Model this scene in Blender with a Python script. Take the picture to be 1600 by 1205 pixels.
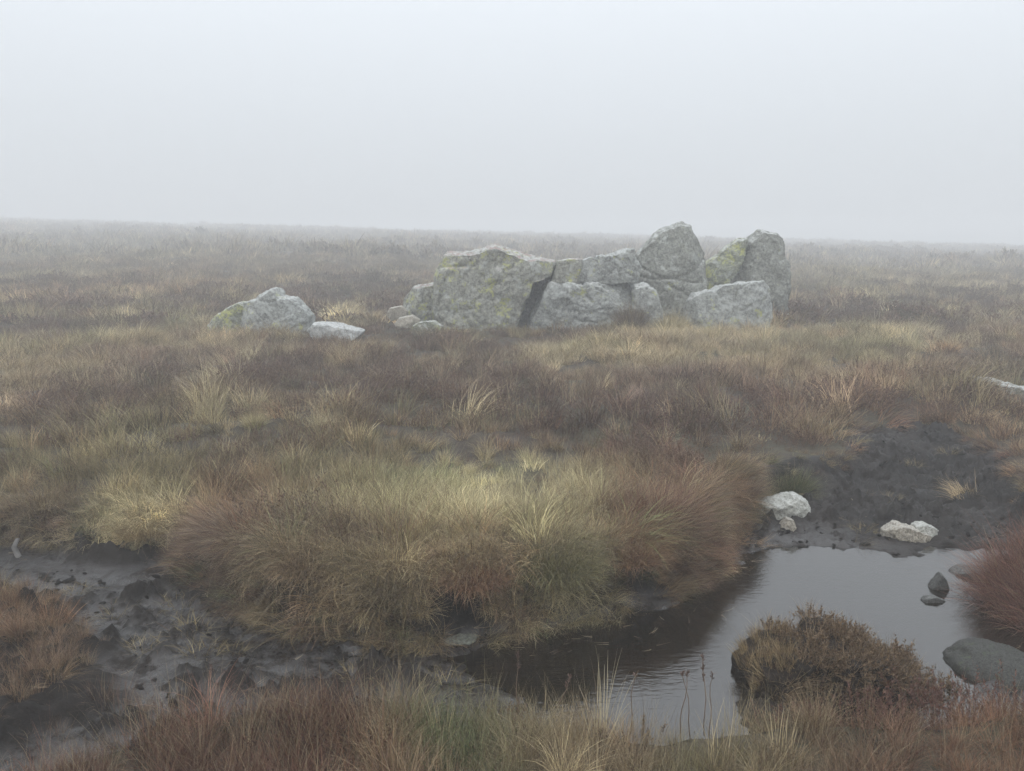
import bpy, bmesh, math, random
import numpy as np
from mathutils import Vector, Euler, Matrix

for o in list(bpy.data.objects): bpy.data.objects.remove(o)
C = bpy.context.scene.collection
sc = bpy.context.scene
RNG = np.random.default_rng(7)

# ------------------------------------------------------------ camera, light, exposure
CAM_Z = 1.6; F = 1300.0; PITCH = math.atan((602.5 - 390) / F)
cam_d = bpy.data.cameras.new('camera'); cam = bpy.data.objects.new('camera', cam_d); C.objects.link(cam)
cam.location = (0, 0, CAM_Z); cam.rotation_euler = (math.pi/2 - PITCH, 0, 0)
cam_d.lens = F / 1600 * 36; cam_d.sensor_width = 36; cam_d.clip_end = 2000; cam_d.clip_start = 0.05
sc.camera = cam

w = bpy.data.worlds.new('World'); sc.world = w; w.use_nodes = True
nt = w.node_tree; nt.nodes.clear()
sky = nt.nodes.new('ShaderNodeTexSky'); sky.sky_type = 'NISHITA'; sky.sun_disc = False
SUN_EL, SUN_ROT = 52, 200
sky.sun_elevation = math.radians(SUN_EL); sky.sun_rotation = math.radians(SUN_ROT); sky.dust_density = 4
bw = nt.nodes.new('ShaderNodeRGBToBW'); comb = nt.nodes.new('ShaderNodeMix'); comb.data_type = 'RGBA'
comb.inputs[0].default_value = 0.94                       # cloud cover greys the clear-sky blue
ov = nt.nodes.new('ShaderNodeRGB'); ov.outputs[0].default_value = (4.5, 4.75, 5.0, 1)
bg = nt.nodes.new('ShaderNodeBackground'); bg.inputs[1].default_value = 0.1
out = nt.nodes.new('ShaderNodeOutputWorld')
nt.links.new(sky.outputs[0], comb.inputs[6]); nt.links.new(ov.outputs[0], comb.inputs[7])
# an overcast sky brightens evenly towards the zenith
tcw = nt.nodes.new('ShaderNodeTexCoord'); sx_ = nt.nodes.new('ShaderNodeSeparateXYZ'); mr = nt.nodes.new('ShaderNodeMapRange'); sc_ = nt.nodes.new('ShaderNodeVectorMath'); sc_.operation = 'SCALE'
mr.inputs[3].default_value = 1.0; mr.inputs[4].default_value = 3.0
nt.links.new(tcw.outputs['Generated'], sx_.inputs[0]); nt.links.new(sx_.outputs[2], mr.inputs[0]); nt.links.new(mr.outputs[0], sc_.inputs['Scale'])
nt.links.new(comb.outputs[2], sc_.inputs[0]); nt.links.new(sc_.outputs[0], bg.inputs[0]); nt.links.new(bg.outputs[0], out.inputs[0])

sun_d = bpy.data.lights.new('sun', 'SUN'); sun = bpy.data.objects.new('sun', sun_d); C.objects.link(sun)
sun_d.energy = 0.6; sun_d.angle = math.radians(60); sun_d.color = (1, 0.97, 0.92)
sun.rotation_euler = (math.radians(90 - SUN_EL), 0, math.radians(180 - SUN_ROT)); sun.location = (0, 0, 30)

sc.view_settings.view_transform = 'Standard'; sc.view_settings.look = 'None'
sc.view_settings.exposure = 0.42; sc.view_settings.gamma = 1; sc.view_settings.use_curve_mapping = False
sc.render.engine = 'CYCLES'
cy = sc.cycles
cy.use_denoising = True; cy.denoising_prefilter = 'ACCURATE'; cy.use_adaptive_sampling = False
cy.max_bounces = 12; cy.diffuse_bounces = 3; cy.glossy_bounces = 3; cy.transmission_bounces = 4
cy.volume_bounces = 6; cy.transparent_max_bounces = 8
cy.sample_clamp_indirect = 4

# ------------------------------------------------------------ helpers: pixels (of the 1600 photo) to places
cP, sP = math.cos(PITCH), math.sin(PITCH)
def ray(px, py):
    dx = (px - 800) / F; dy = (602.5 - py) / F
    return np.array([dx, cP + dy * sP, -sP + dy * cP])
def at_z(px, py, z):
    d = ray(px, py); t = (z - CAM_Z) / d[2]
    return d[0] * t, d[1] * t
def at_y(px, py, Y):
    d = ray(px, py); t = Y / d[1]
    return d[0] * t, CAM_Z + d[2] * t

# ------------------------------------------------------------ noise
def _hash(ix, iy, iz, s):
    h = (ix.astype(np.int64) * 374761393 + iy.astype(np.int64) * 668265263 + iz.astype(np.int64) * 2147483647 + s * 1274126177) & 0xffffffff
    h = ((h ^ (h >> 13)) * 1274126177) & 0xffffffff
    h = ((h ^ (h >> 16)) * 2246822519) & 0xffffffff
    return ((h ^ (h >> 15)) & 0xffffff) / float(0xffffff) * 2 - 1
def vnoise(x, y, z=None, seed=0):
    x = np.asarray(x, float); y = np.asarray(y, float); z = np.zeros_like(x) if z is None else np.asarray(z, float)
    x0, y0, z0 = np.floor(x), np.floor(y), np.floor(z)
    fx, fy, fz = x - x0, y - y0, z - z0
    fx, fy, fz = [f*f*f*(f*(f*6-15)+10) for f in (fx, fy, fz)]
    r = 0
    for i in (0, 1):
        for j in (0, 1):
            for k in (0, 1):
                wgt = (fx if i else 1-fx) * (fy if j else 1-fy) * (fz if k else 1-fz)
                r = r + wgt * _hash(x0+i, y0+j, z0+k, seed)
    return r
def fbm(x, y, z=None, o=4, seed=0, gain=.5):
    a, f, r, n = 1, 1, 0, 0
    ca, sa = math.cos(.6), math.sin(.6)
    x = np.asarray(x, float); y = np.asarray(y, float)
    for k in range(o):
        r = r + a * vnoise(x*f, y*f, None if z is None else z*f, seed + k*17); n += a
        a *= gain; f *= 2.03; x, y = x*ca - y*sa + 3.1, x*sa + y*ca + 1.7
    return r / n
def sstep(a, b, x):
    t = np.clip((x - a) / (b - a), 0, 1); return t*t*(3 - 2*t)
def poly_sd(x, y, P):                      # signed distance, negative inside
    P = np.asarray(P, float); d = np.full(x.shape, 1e9); inside = np.zeros(x.shape, bool)
    n = len(P)
    for i in range(n):
        ax, ay = P[i]; bx, by = P[(i+1) % n]
        ex, ey = bx-ax, by-ay; L = ex*ex+ey*ey + 1e-12
        t = np.clip(((x-ax)*ex + (y-ay)*ey)/L, 0, 1)
        d = np.minimum(d, (x-ax-t*ex)**2 + (y-ay-t*ey)**2)
        c = ((ay > y) != (by > y)) & (x < (bx-ax)*(y-ay)/((by-ay) if by != ay else 1e-9) + ax)
        inside ^= c
    d = np.sqrt(d); return np.where(inside, -d, d)

# ------------------------------------------------------------ the lie of the land
WL = -0.35                                  # water level
low_px = [(-260, 845), (0, 850), (150, 862), (310, 872), (330, 905), (365, 945), (430, 975), (540, 1000), (640, 1003), (720, 990),
          (830, 978), (940, 960), (1025, 935), (1068, 907), (1095, 886), (1122, 858)]
LOW = [at_z(px, py, WL) for px, py in low_px]
LOW += [at_z(px, py, -0.28) for px, py in [(1138, 815), (1175, 785), (1250, 768)]] + [at_z(1330, 715, -.12)]
LOW += [at_z(px, py, -0.08) for px, py in [(1345, 672), (1400, 664), (1470, 672), (1560, 705)]] + [at_z(1610, 800, -.2)]
LOW += [at_z(px, py, WL) for px, py in [(1665, 850), (1680, 905), (1700, 985), (1730, 1010), (1830, 1030)]]
LOW += [(3.4, 3.0), (2.2, 2.82), (1.5, 2.78), (1.0, 2.86), (0.5, 2.75), (0.1, 2.8), (-0.35, 2.86), (-0.9, 2.85), (-1.25, 2.72), (-1.5, 2.5), (-1.8, 2.2), (-2.6, 1.9), (-5, 2.2)]
water_px = [(650, 1022), (740, 1006), (880, 978), (960, 953), (1040, 925), (1085, 903), (1095, 884), (1135, 868),
            (1200, 852), (1260, 843), (1340, 852), (1400, 857), (1460, 848), (1535, 852), (1640, 870), (1640, 1010), (1560, 1100), (1300, 1180), (1000, 1210),
            (820, 1150), (760, 1090), (700, 1062), (655, 1042)]
WAT = [at_z(px, py, WL) for px, py in water_px]
MOUND = [at_z(px, py, -0.25) for px, py in [(-200, 905), (30, 915), (110, 940), (190, 1000), (235, 1060), (200, 1120), (100, 1140), (-10, 1190), (-300, 1190)]]
crest = [at_y(px, py, 165)[1] for px, py in [(0, 345), (1600, 389)]]
def lowdist(x, y):
    wx = x + .10*fbm(x*2.3, y*2.3, o=3, seed=5); wy = y + .10*fbm(x*2.3, y*2.3, o=3, seed=9)
    return poly_sd(wx, wy, LOW)
def upland(x, y):
    u = np.clip(x / np.maximum(y, 4) / (800/1300), -1.3, 1.3)
    zc = crest[0] + (crest[1]-crest[0])*(u+1)/2
    z = 0.0*y
    t = (y - 16)/149
    up = np.where(t > 0, t, 0); up = np.where(t > .93, .93 + .07*np.tanh((t-.93)/.07) - np.maximum(t-1, 0)**2*.9, up)
    up = np.maximum(up, -3)
    z = z + zc*up
    z = z - .1*(1 - sstep(2.6, 4.3, y))*sstep(1.6, 2.4, y)
    z = z + .12*fbm(x*.45, y*.45, o=3, seed=21)*sstep(3, 8, y) + .05*fbm(x*1.7, y*1.7, o=3, seed=31)
    z = z + .6*fbm(x*.13, y*.13, o=4, seed=77)*sstep(24, 50, y)
    # hag by the right edge and left bank
    hx, hy = at_z(1800, 985, WL); r = np.hypot((x-hx-.15)/.75, (y-hy-.35)/.6); z = z + .16*np.exp(-r**2*1.2)
    z = z - .13*np.exp(-(((x+2.8)/1.6)**2 + ((y-5.2)/.8)**2))
    z = z - .05*np.exp(-(((x-3.3)/1.6)**2 + ((y-7.6)/1.8)**2))
    return z
def mudz(x, y):
    sw = poly_sd(x, y, WAT) + .13*fbm(x*2.6, y*5.2, o=3, seed=61) + .07*fbm(x*9, y*16, o=2, seed=62)
    z = WL + .008 + .014*np.clip(sw, 0, 3) - .09*sstep(0, .35, -sw)
    n = fbm(x*3.1, y*3.1, o=3, seed=3)
    nf = fbm(x*11, y*11, o=3, seed=13)
    n2 = fbm(x*6.5, y*8.5, o=3, seed=23); n3 = fbm(x*19, y*24, o=2, seed=29); cl = sstep(-.05, .25, fbm(x*1.6, y*2.4, o=3, seed=37))
    z = z + .026*n + .014*n2 + sstep(-.15, .25, sw)*(.012*nf + cl*(.09*np.maximum(n2, 0) + .08*np.maximum(nf, 0) + .05*np.abs(n3)) + .018*np.abs(n3))
    # trampled peat on the right behind the pond
    tr = np.exp(-(((x-3.5)/1.4)**2 + ((y-7.0)/1.4)**2))
    z = z + tr*(.02 + .07*fbm(x*7, y*13, o=3, seed=44) + .05*np.abs(n3))
    z = z + .27*sstep(5.5, 8.6, y)*sstep(.8, 2.0, x)
    m = poly_sd(x + .06*nf, y + .06*n, MOUND)
    z = z + (.08 + .05*nf)*sstep(.05, -.3, m)
    return z
def height(x, y):
    x = np.asarray(x, float); y = np.asarray(y, float)
    L = sstep(.07, -.07, lowdist(x, y))
    return upland(x, y)*(1-L) + mudz(x, y)*L
def hz(x, y): return float(height(np.array([x]), np.array([y]))[0])
def at_g(px, py):                           # where the line of sight meets the ground
    d = ray(px, py); t = np.concatenate([np.arange(1.5, 14, .02), np.arange(14, 90, .15)]) / d[1]
    z = CAM_Z + d[2]*t; h = height(d[0]*t, d[1]*t)
    k = np.where(z < h)[0]; k = k[0] if len(k) else len(t)-1
    return d[0]*t[k], d[1]*t[k]

# ------------------------------------------------------------ object helpers
def tag(o, label=None, cat=None, group=None, kind=None):
    if label: o['label'] = label
    if cat: o['category'] = cat
    if group: o['group'] = group
    if kind: o['kind'] = kind
    return o
def np_mesh(name, V, Fq, mats=(), smooth=True, attrs=None):
    me = bpy.data.meshes.new(name)
    V = np.asarray(V, np.float32); Fq = np.asarray(Fq, np.int32); k = Fq.shape[1]
    me.vertices.add(len(V)); me.vertices.foreach_set('co', V.ravel())
    me.loops.add(Fq.size); me.loops.foreach_set('vertex_index', Fq.ravel())
    me.polygons.add(len(Fq)); me.polygons.foreach_set('loop_start', np.arange(len(Fq), dtype=np.int32)*k)
    if smooth: me.polygons.foreach_set('use_smooth', np.ones(len(Fq), bool))
    for n, (ty, arr) in (attrs or {}).items():
        a = me.attributes.new(n, ty, 'POINT')
        a.data.foreach_set({'FLOAT': 'value', 'FLOAT_COLOR': 'color', 'FLOAT_VECTOR': 'vector', 'INT': 'value'}[ty], np.asarray(arr).ravel())
    for m in mats: me.materials.append(m)
    me.update(calc_edges=True); return me
def link(name, me, parent=None):
    o = bpy.data.objects.new(name, me); C.objects.link(o)
    if parent: o.parent = parent
    return o

# ------------------------------------------------------------ materials
class NT:
    def __init__(s, name):
        s.m = bpy.data.materials.new(name); s.m.use_nodes = True; s.t = s.m.node_tree; s.t.nodes.clear()
        s.o = s.n('OutputMaterial')
    def n(s, t, **kw):
        nd = s.t.nodes.new('ShaderNode'+t)
        for k, v in kw.items():
            if k.startswith('i_'):
                nd.inputs[k[2:].replace('_', ' ')].default_value = v
            else: setattr(nd, k, v)
        return nd
    def l(s, a, b): s.t.links.new(a, b)
    def noise(s, vec, scale, detail=4, rough=.55, dist=0):
        nd = s.n('TexNoise'); nd.inputs['Scale'].default_value = scale; nd.inputs['Detail'].default_value = detail
        nd.inputs['Roughness'].default_value = rough; nd.inputs['Distortion'].default_value = dist
        s.l(vec, nd.inputs['Vector']); return nd.outputs['Fac']
    def ramp(s, fac, a, b, lo=0., hi=1.):
        r = s.n('MapRange'); r.inputs[1].default_value = a; r.inputs[2].default_value = b; r.inputs[3].default_value = lo; r.inputs[4].default_value = hi
        s.l(fac, r.inputs[0]); return r.outputs[0]
    def mix(s, fac, a, b, blend='MIX'):
        m = s.n('Mix', data_type='RGBA', blend_type=blend)
        for v, i in ((fac, 0), (a, 6), (b, 7)):
            if hasattr(v, 'links'): s.l(v, m.inputs[i])
            else: m.inputs[i].default_value = v if i == 0 else (*v, 1)
        return m.outputs[2]
    def math(s, op, a, b=0.):
        m = s.n('Math', operation=op)
        for v, i in ((a, 0), (b, 1)):
            if hasattr(v, 'links'): s.l(v, m.inputs[i])
            else: m.inputs[i].default_value = v
        return m.outputs[0]

def mat_rock(name, base=(.25, .25, .215), lich=.5, yellow=.5, pink=0., moss=0., scale=1., pale=(.42, .44, .42), topk=.75):
    T = NT(name); tc = T.n('TexCoord'); ob = tc.outputs['Object']
    geo = T.n('NewGeometry'); sep = T.n('SeparateXYZ'); T.l(geo.outputs['Normal'], sep.inputs[0])
    n1 = T.noise(ob, 2.2*scale, 5, .6); n2 = T.noise(ob, 14*scale, 6, .7); n3 = T.noise(ob, 60*scale, 4, .7); n4 = T.noise(ob, 5.5*scale, 6, .65, .4)
    c = T.mix(T.ramp(n1, .35, .65), tuple(v*.7 for v in base), base)
    c = T.mix(T.ramp(n2, .42, .62), c, tuple(v*1.25 for v in base))
    nb = T.noise(ob, 20*scale, 5, .85); c = T.mix(T.math('MULTIPLY', T.ramp(nb, .53, .58), .85), c, tuple(v*.45 for v in base))
    c = T.mix(T.math('MULTIPLY', T.ramp(nb, .46, .42), .6), c, tuple(min(v*1.9, .6) for v in base))
    c = T.mix(T.math('MULTIPLY', T.ramp(n3, .5, .62), .5), c, tuple(v*.38 for v in base))
    f = T.math('MULTIPLY', T.ramp(n4, .60-.14*lich, .66-.12*lich), T.ramp(n2, .35, .55))
    c = T.mix(T.math('MULTIPLY', f, .75), c, pale)
    n5 = T.noise(ob, 3.4*scale, 10, .78, .2); n6 = T.noise(ob, 25*scale, 4, .7)
    y = T.math('MULTIPLY', T.ramp(n5, .655-.15*yellow, .68-.15*yellow), T.ramp(n6, .44, .50))
    if yellow: c = T.mix(T.math('MULTIPLY', y, .9), c, (.38, .39, .13))
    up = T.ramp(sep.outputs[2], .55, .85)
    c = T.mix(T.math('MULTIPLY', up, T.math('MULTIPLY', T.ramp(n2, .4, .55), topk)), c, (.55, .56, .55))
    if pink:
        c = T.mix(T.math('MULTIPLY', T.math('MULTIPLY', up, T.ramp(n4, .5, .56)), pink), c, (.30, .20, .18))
    if moss:
        c = T.mix(T.math('MULTIPLY', T.ramp(n1, .62-.3*moss, .72-.3*moss), .8), c, (.07, .09, .045))
    b = T.n('BsdfPrincipled'); b.inputs['Roughness'].default_value = .85; b.inputs['Specular IOR Level'].default_value = .3
    T.l(c, b.inputs['Base Color'])
    bu = T.n('Bump'); bu.inputs['Strength'].default_value = .9; bu.inputs['Distance'].default_value = .045/scale
    T.l(T.math('ADD', T.math('MULTIPLY', n2, .8), T.math('MULTIPLY', n3, .3)), bu.inputs['Height']); T.l(bu.outputs[0], b.inputs['Normal'])
    T.l(b.outputs[0], T.o.inputs[0]); return T.m

def mat_peat(name, base=(.017, .0135, .0115), wet=.6, scale=1.):
    T = NT(name); tc = T.n('TexCoord'); ob = tc.outputs['Object']
    n1 = T.noise(ob, 2.5*scale, 5, .6); n2 = T.noise(ob, 18*scale, 6, .7); n3 = T.noise(ob, 90*scale, 4, .7)
    c = T.mix(T.ramp(n1, .35, .65), tuple(v*.7 for v in base), tuple(v*1.5 for v in base))
    c = T.mix(T.math('MULTIPLY', T.ramp(n3, .55, .68), .4), c, (.05, .04, .03))
    b = T.n('BsdfPrincipled'); T.l(c, b.inputs['Base Color'])
    r = T.math('ADD', T.ramp(n1, .38, .62, .62-.42*wet, .95-.50*wet), T.ramp(n2, .3, .7, -.06, .12)); 
    if wet == 1:
        wa = T.n('Attribute', attribute_name='wet').outputs['Fac']; wm = T.math('MULTIPLY', wa, T.ramp(T.noise(ob, 6, 7, .72), .39, .50))
        r = T.math('ADD', T.ramp(wm, 0, 1, .82, .24), T.ramp(n2, .3, .7, -.06, .14)); T.l(T.ramp(wm, 0, 1, .2, .8), b.inputs['Specular IOR Level'])
    else: b.inputs['Specular IOR Level'].default_value = .2
    T.l(r, b.inputs['Roughness'])
    bu = T.n('Bump'); bu.inputs['Strength'].default_value = .9; bu.inputs['Distance'].default_value = .03 if wet != 1 else .02
    if wet == 1: T.l(T.ramp(wm, 0, 1, 1., .45), bu.inputs['Strength'])
    T.l(T.math('ADD', n2, T.math('MULTIPLY', n3, .35)), bu.inputs['Height']); T.l(bu.outputs[0], b.inputs['Normal'])
    T.l(b.outputs[0], T.o.inputs[0]); return T.m

def mat_grass(name, col=None, trans=.22, vary=.62):
    """blade colour: of the tuft (or fixed), each blade paler or browner by its own number"""
    T = NT(name)
    if col is None:
        a = T.n('Attribute', attribute_type='INSTANCER', attribute_name='col'); c0 = a.outputs['Color']
    else:
        a = T.n('RGB'); a.outputs[0].default_value = (*col, 1); c0 = a.outputs[0]
    br = T.n('Attribute', attribute_name='br').outputs['Fac']; hh = T.n('Attribute', attribute_name='hh').outputs['Fac']
    k = T.ramp(br, 0, .86, 1-vary, 1+vary*1.5)
    vm = T.n('VectorMath', operation='SCALE'); T.l(c0, vm.inputs[0]); T.l(k, vm.inputs['Scale'])
    c = T.mix(T.math('MULTIPLY', T.ramp(br, .87, .91), T.ramp(hh, .0, .7, .35, .8)), vm.outputs[0], (.38, .32, .20))     # dead straw blades
    c = T.mix(T.math('MULTIPLY', T.ramp(br, .22, .14), .6), c, (.10, .045, .03))
    d = T.n('BsdfPrincipled'); d.inputs['Roughness'].default_value = .6; d.inputs['Specular IOR Level'].default_value = .25
    T.l(c, d.inputs['Base Color'])
    tr = T.n('BsdfTranslucent'); T.l(c, tr.inputs[0]); ms = T.n('MixShader'); ms.inputs[0].default_value = trans
    T.l(d.outputs[0], ms.inputs[1]); T.l(tr.outputs[0], ms.inputs[2]); T.l(ms.outputs[0], T.o.inputs[0]); return T.m

def mat_plain(name, col, rough=.8):
    T = NT(name); tc = T.n('TexCoord'); n = T.noise(tc.outputs['Object'], 20, 4)
    b = T.n('BsdfPrincipled'); T.l(T.mix(T.ramp(n, .35, .65), tuple(v*.7 for v in col), tuple(v*1.2 for v in col)), b.inputs['Base Color'])
    b.inputs['Roughness'].default_value = rough; T.l(b.outputs[0], T.o.inputs[0]); return T.m

def mat_turf():
    T = NT('turf'); tc = T.n('TexCoord'); ob = tc.outputs['Object']
    n1 = T.noise(ob, .8, 5, .6); n2 = T.noise(ob, 9, 6, .75); n3 = T.noise(ob, 45, 3, .7)
    c = T.mix(T.ramp(n1, .4, .6), (.050, .036, .026), (.060, .055, .028))
    c = T.mix(T.ramp(n2, .5, .7), c, (.095, .075, .045)); c = T.mix(T.math('MULTIPLY', T.ramp(n3, .5, .7), .5), c, (.022, .017, .013))
    b = T.n('BsdfPrincipled'); b.inputs['Roughness'].default_value = .9; T.l(c, b.inputs['Base Color'])
    bu = T.n('Bump'); bu.inputs['Distance'].default_value = .05; T.l(n2, bu.inputs['Height']); T.l(bu.outputs[0], b.inputs['Normal'])
    T.l(b.outputs[0], T.o.inputs[0]); return T.m

def mat_water():
    T = NT('peaty_water'); tc = T.n('TexCoord'); mp = T.n('Mapping'); mp.inputs['Scale'].default_value = (1, 2.4, 1)
    T.l(tc.outputs['Object'], mp.inputs[0]); v = mp.outputs[0]
    n1 = T.noise(v, 14, 3, .55, .3); n2 = T.noise(tc.outputs['Object'], .9, 2, .5)
    b = T.n('BsdfPrincipled'); b.inputs['Base Color'].default_value = (.012, .009, .006, 1); b.inputs['Roughness'].default_value = .03
    b.inputs['IOR'].default_value = 1.95
    bu = T.n('Bump'); bu.inputs['Distance'].default_value = .004
    T.l(T.ramp(n2, .40, .6, .10, .65), bu.inputs['Strength'])
    T.l(n1, bu.inputs['Height']); T.l(bu.outputs[0], b.inputs['Normal']); T.l(b.outputs[0], T.o.inputs[0]); return T.m

M_turf, M_mud, M_water, M_grass = mat_turf(), mat_peat('wet_peat_mud', wet=1.), mat_water(), mat_grass('tuft_blades')
M_peat = mat_peat('peat_bank', wet=.15)

# ------------------------------------------------------------ ground, mud and water
def axis(fine0, fine1, step, lo, hi, growth=1.045):
    a = list(np.arange(fine0, fine1, step)); s = step
    while a[-1] < hi: s *= growth; a.append(a[-1]+s)
    b = []; s = step; v = fine0
    while v > lo: s *= growth; v -= s; b.append(v)
    return np.array(b[::-1] + a)
xs = axis(-3.6, 4.2, .021, -160, 160); ys = axis(2.2, 7.6, .021, -30, 190)
X, Y = np.meshgrid(xs, ys); Xf, Yf = X.ravel(), Y.ravel()
Zf = height(Xf, Yf); LD = lowdist(Xf, Yf)
nx, ny = len(xs), len(ys)
idx = np.arange(nx*ny).reshape(ny, nx)
Fq = np.stack([idx[:-1, :-1], idx[:-1, 1:], idx[1:, 1:], idx[1:, :-1]], -1).reshape(-1, 4)
V = np.stack([Xf, Yf, Zf], 1)
low_f = LD[Fq].mean(1) < 0.07
def submesh(name, sel, mats, wet=False):
    f = Fq[sel]; u, inv = np.unique(f, return_inverse=True)
    at = {'wet': ('FLOAT', np.maximum(sstep(.095, .03, V[u, 2]-WL)*sstep(3.6, 2.2, V[u, 0]+.35*(V[u, 1]-4)), .40*sstep(1.2, 2.4, V[u, 0])*sstep(4.8, 5.6, V[u, 1])))} if wet else None
    return np_mesh(name, V[u], inv.reshape(f.shape), mats, True, at)
tag(link('ground', submesh('ground', ~low_f, [M_turf])), 'boggy turf of the open moor under rough grass', kind='structure')
tag(link('mud', submesh('mud', low_f, [M_mud], True)), 'dark wet peat mud round the shallow pool', kind='structure')
wv = [(x, y, WL) for x, y in LOW]
bm = bmesh.new(); bm.faces.new([bm.verts.new(v) for v in wv]); bmesh.ops.triangulate(bm, faces=bm.faces[:]); bmesh.ops.recalc_face_normals(bm, faces=bm.faces[:])
me = bpy.data.meshes.new('water'); bm.to_mesh(me); bm.free(); me.materials.append(M_water)
if me.polygons[0].normal.z < 0: me.flip_normals()
tag(link('water', me), 'shallow peaty pool reflecting the grey sky', kind='structure')

# ------------------------------------------------------------ boulders and stones
def rock(name, outline, Y, depth, mat, label, cat='boulder', group=None, seed=0, voxel=.022, rough=.022, facets=9, tiltx=0, sink=.12, chip=.9, parent=None, front=.86, lean=0., rnd=0, keep=.0):
    """outline: pixels of its front silhouette; Y: its distance; depth: front to back in metres"""
    R = random.Random(seed+1)
    if 11 < Y < 15: Y, depth, voxel = Y*16/13, depth*1.23, voxel*1.15
    P = np.array([at_y(px, py, Y + depth*.45) for px, py in outline])          # x, z in metres
    zb = P[:, 1].min(); low = P[:, 1] < zb + .12*(P[:, 1].max()-zb); P[low, 1] -= sink
    cx = (P[:, 0].min()+P[:, 0].max())/2; z0 = P[:, 1].min(); zc = P[:, 1].mean()
    prof = [(-1, front), (-.82, front+.6*(1-front)), (-.45, .995), (0, 1), (.5, .97), (.85, .88), (1, .72)]
    if rnd: prof = [(-1, .35), (-.87, .62), (-.6, .85), (-.25, .98), (0, 1), (.3, .97), (.6, .83), (.87, .6), (1, .35)]
    bm = bmesh.new(); rings = []
    for t, s in prof:
        k = (1-s)
        rings.append([bm.verts.new(((x-cx)*s + (tiltx*t*depth/2), t*depth/2 + lean*(z-z0), (z-(z0 if not rnd else zc))*(1-k*.8))) for x, z in P])
    n = len(P)
    for a, b in zip(rings, rings[1:]):
        for i in range(n): bm.faces.new((a[i], a[(i+1) % n], b[(i+1) % n], b[i]))
    bm.faces.new(rings[0]); bm.faces.new(rings[-1][::-1])
    bmesh.ops.triangulate(bm, faces=bm.faces[:]); bmesh.ops.recalc_face_normals(bm, faces=bm.faces[:])
    me0 = bpy.data.meshes.new('tmp'); bm.to_mesh(me0); bm.free()
    o = bpy.data.objects.new(name, me0); C.objects.link(o)
    md = o.modifiers.new('r', 'REMESH'); md.mode = 'VOXEL'; md.voxel_size = voxel; md.use_smooth_shade = True
    dg = bpy.context.evaluated_depsgraph_get(); ev = o.evaluated_get(dg); me = bpy.data.meshes.new_from_object(ev)
    o.modifiers.clear(); o.data = me; bpy.data.meshes.remove(me0)
    nv = len(me.vertices); co = np.empty(nv*3, np.float32); me.vertices.foreach_get('co', co); co = co.reshape(-1, 3).astype(float)
    size = max(P[:, 0].max()-P[:, 0].min(), P[:, 1].max()-P[:, 1].min())
    c0 = co.mean(0); q = co - c0
    for k in range(facets*(1 if rnd or chip == 0 else 4)):                                         # broken faces
        a = R.uniform(-.6, .6); e = R.uniform(-.2, .5)
        if k >= facets: a = R.uniform(-1.0, 1.0); e = R.uniform(-.4, .4)
        nrm = np.array([math.sin(a)*math.cos(e), -math.cos(a)*math.cos(e)*(1 if k % 4 else -1), math.sin(e)])
        d = q @ nrm; lim = d.max()*(1 - R.uniform(.05, .2)*chip*(.25+.75*abs(nrm[1])))
        q -= np.outer(np.maximum(d-lim, 0)*.92, nrm)
    co = q + c0
    me.vertices.foreach_set('co', co.astype(np.float32).ravel()); me.update()
    nr = np.empty(nv*3, np.float32); me.vertices.foreach_get('normal', nr); nr = nr.reshape(-1, 3)
    s = 1/size; p = co + seed*3.7
    wx = co + .12*size*np.stack([fbm(p[:,0]*2*s, p[:,1]*2*s, p[:,2]*2*s, 2, seed+i) for i in (50, 60, 70)], 1) + seed*3.7
    d1 = fbm(wx[:,0]*2.6*s, wx[:,1]*2.6*s, wx[:,2]*2.6*s, 3, seed+2)
    d2 = fbm(wx[:,0]*9*s, wx[:,1]*9*s, wx[:,2]*9*s, 4, seed+3, .6)
    rid = -np.exp(-(fbm(wx[:,0]*3.2*s, wx[:,1]*3.2*s, wx[:,2]*3.2*s, 3, seed+4)/.03)**2)
    crk_ = 0
    for k in range(0 if rnd else 4):
        a = R.uniform(0, 6.28); e = R.uniform(-.5, .5); nn = np.array([math.cos(a), e, math.sin(a)]); nn /= np.linalg.norm(nn)
        dd = (wx - wx[R.randrange(nv)]) @ nn + .03*size*d1; crk_ = crk_ - np.exp(-(dd/(.011*size))**2)*sstep(-.1, .15, vnoise(p[:,0]*2*s, p[:,1]*2*s, p[:,2]*2*s, seed+80+k)) + .5*np.tanh(dd/(.02*size))*.5
    disp = .018*size*crk_*(size > .3) + size*rough*(.8*d1 + 1.3*d2 + .5*rid*(0 if rnd else 1))
    co = co + nr*disp[:, None]
    me.vertices.foreach_set('co', co.astype(np.float32).ravel()); me.polygons.foreach_set('use_smooth', [True]*len(me.polygons)); me.update()
    me.materials.clear(); me.materials.append(mat); me.name = name
    if parent is None:
        o.location = (cx, Y + depth*.5, z0 if not rnd else zc); tag(o, label, cat, group)
    else:
        o.parent = parent; o.location = Vector((cx, Y + depth*.5, z0)) - parent.location
        if label: o['label'] = label
    return o

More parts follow.
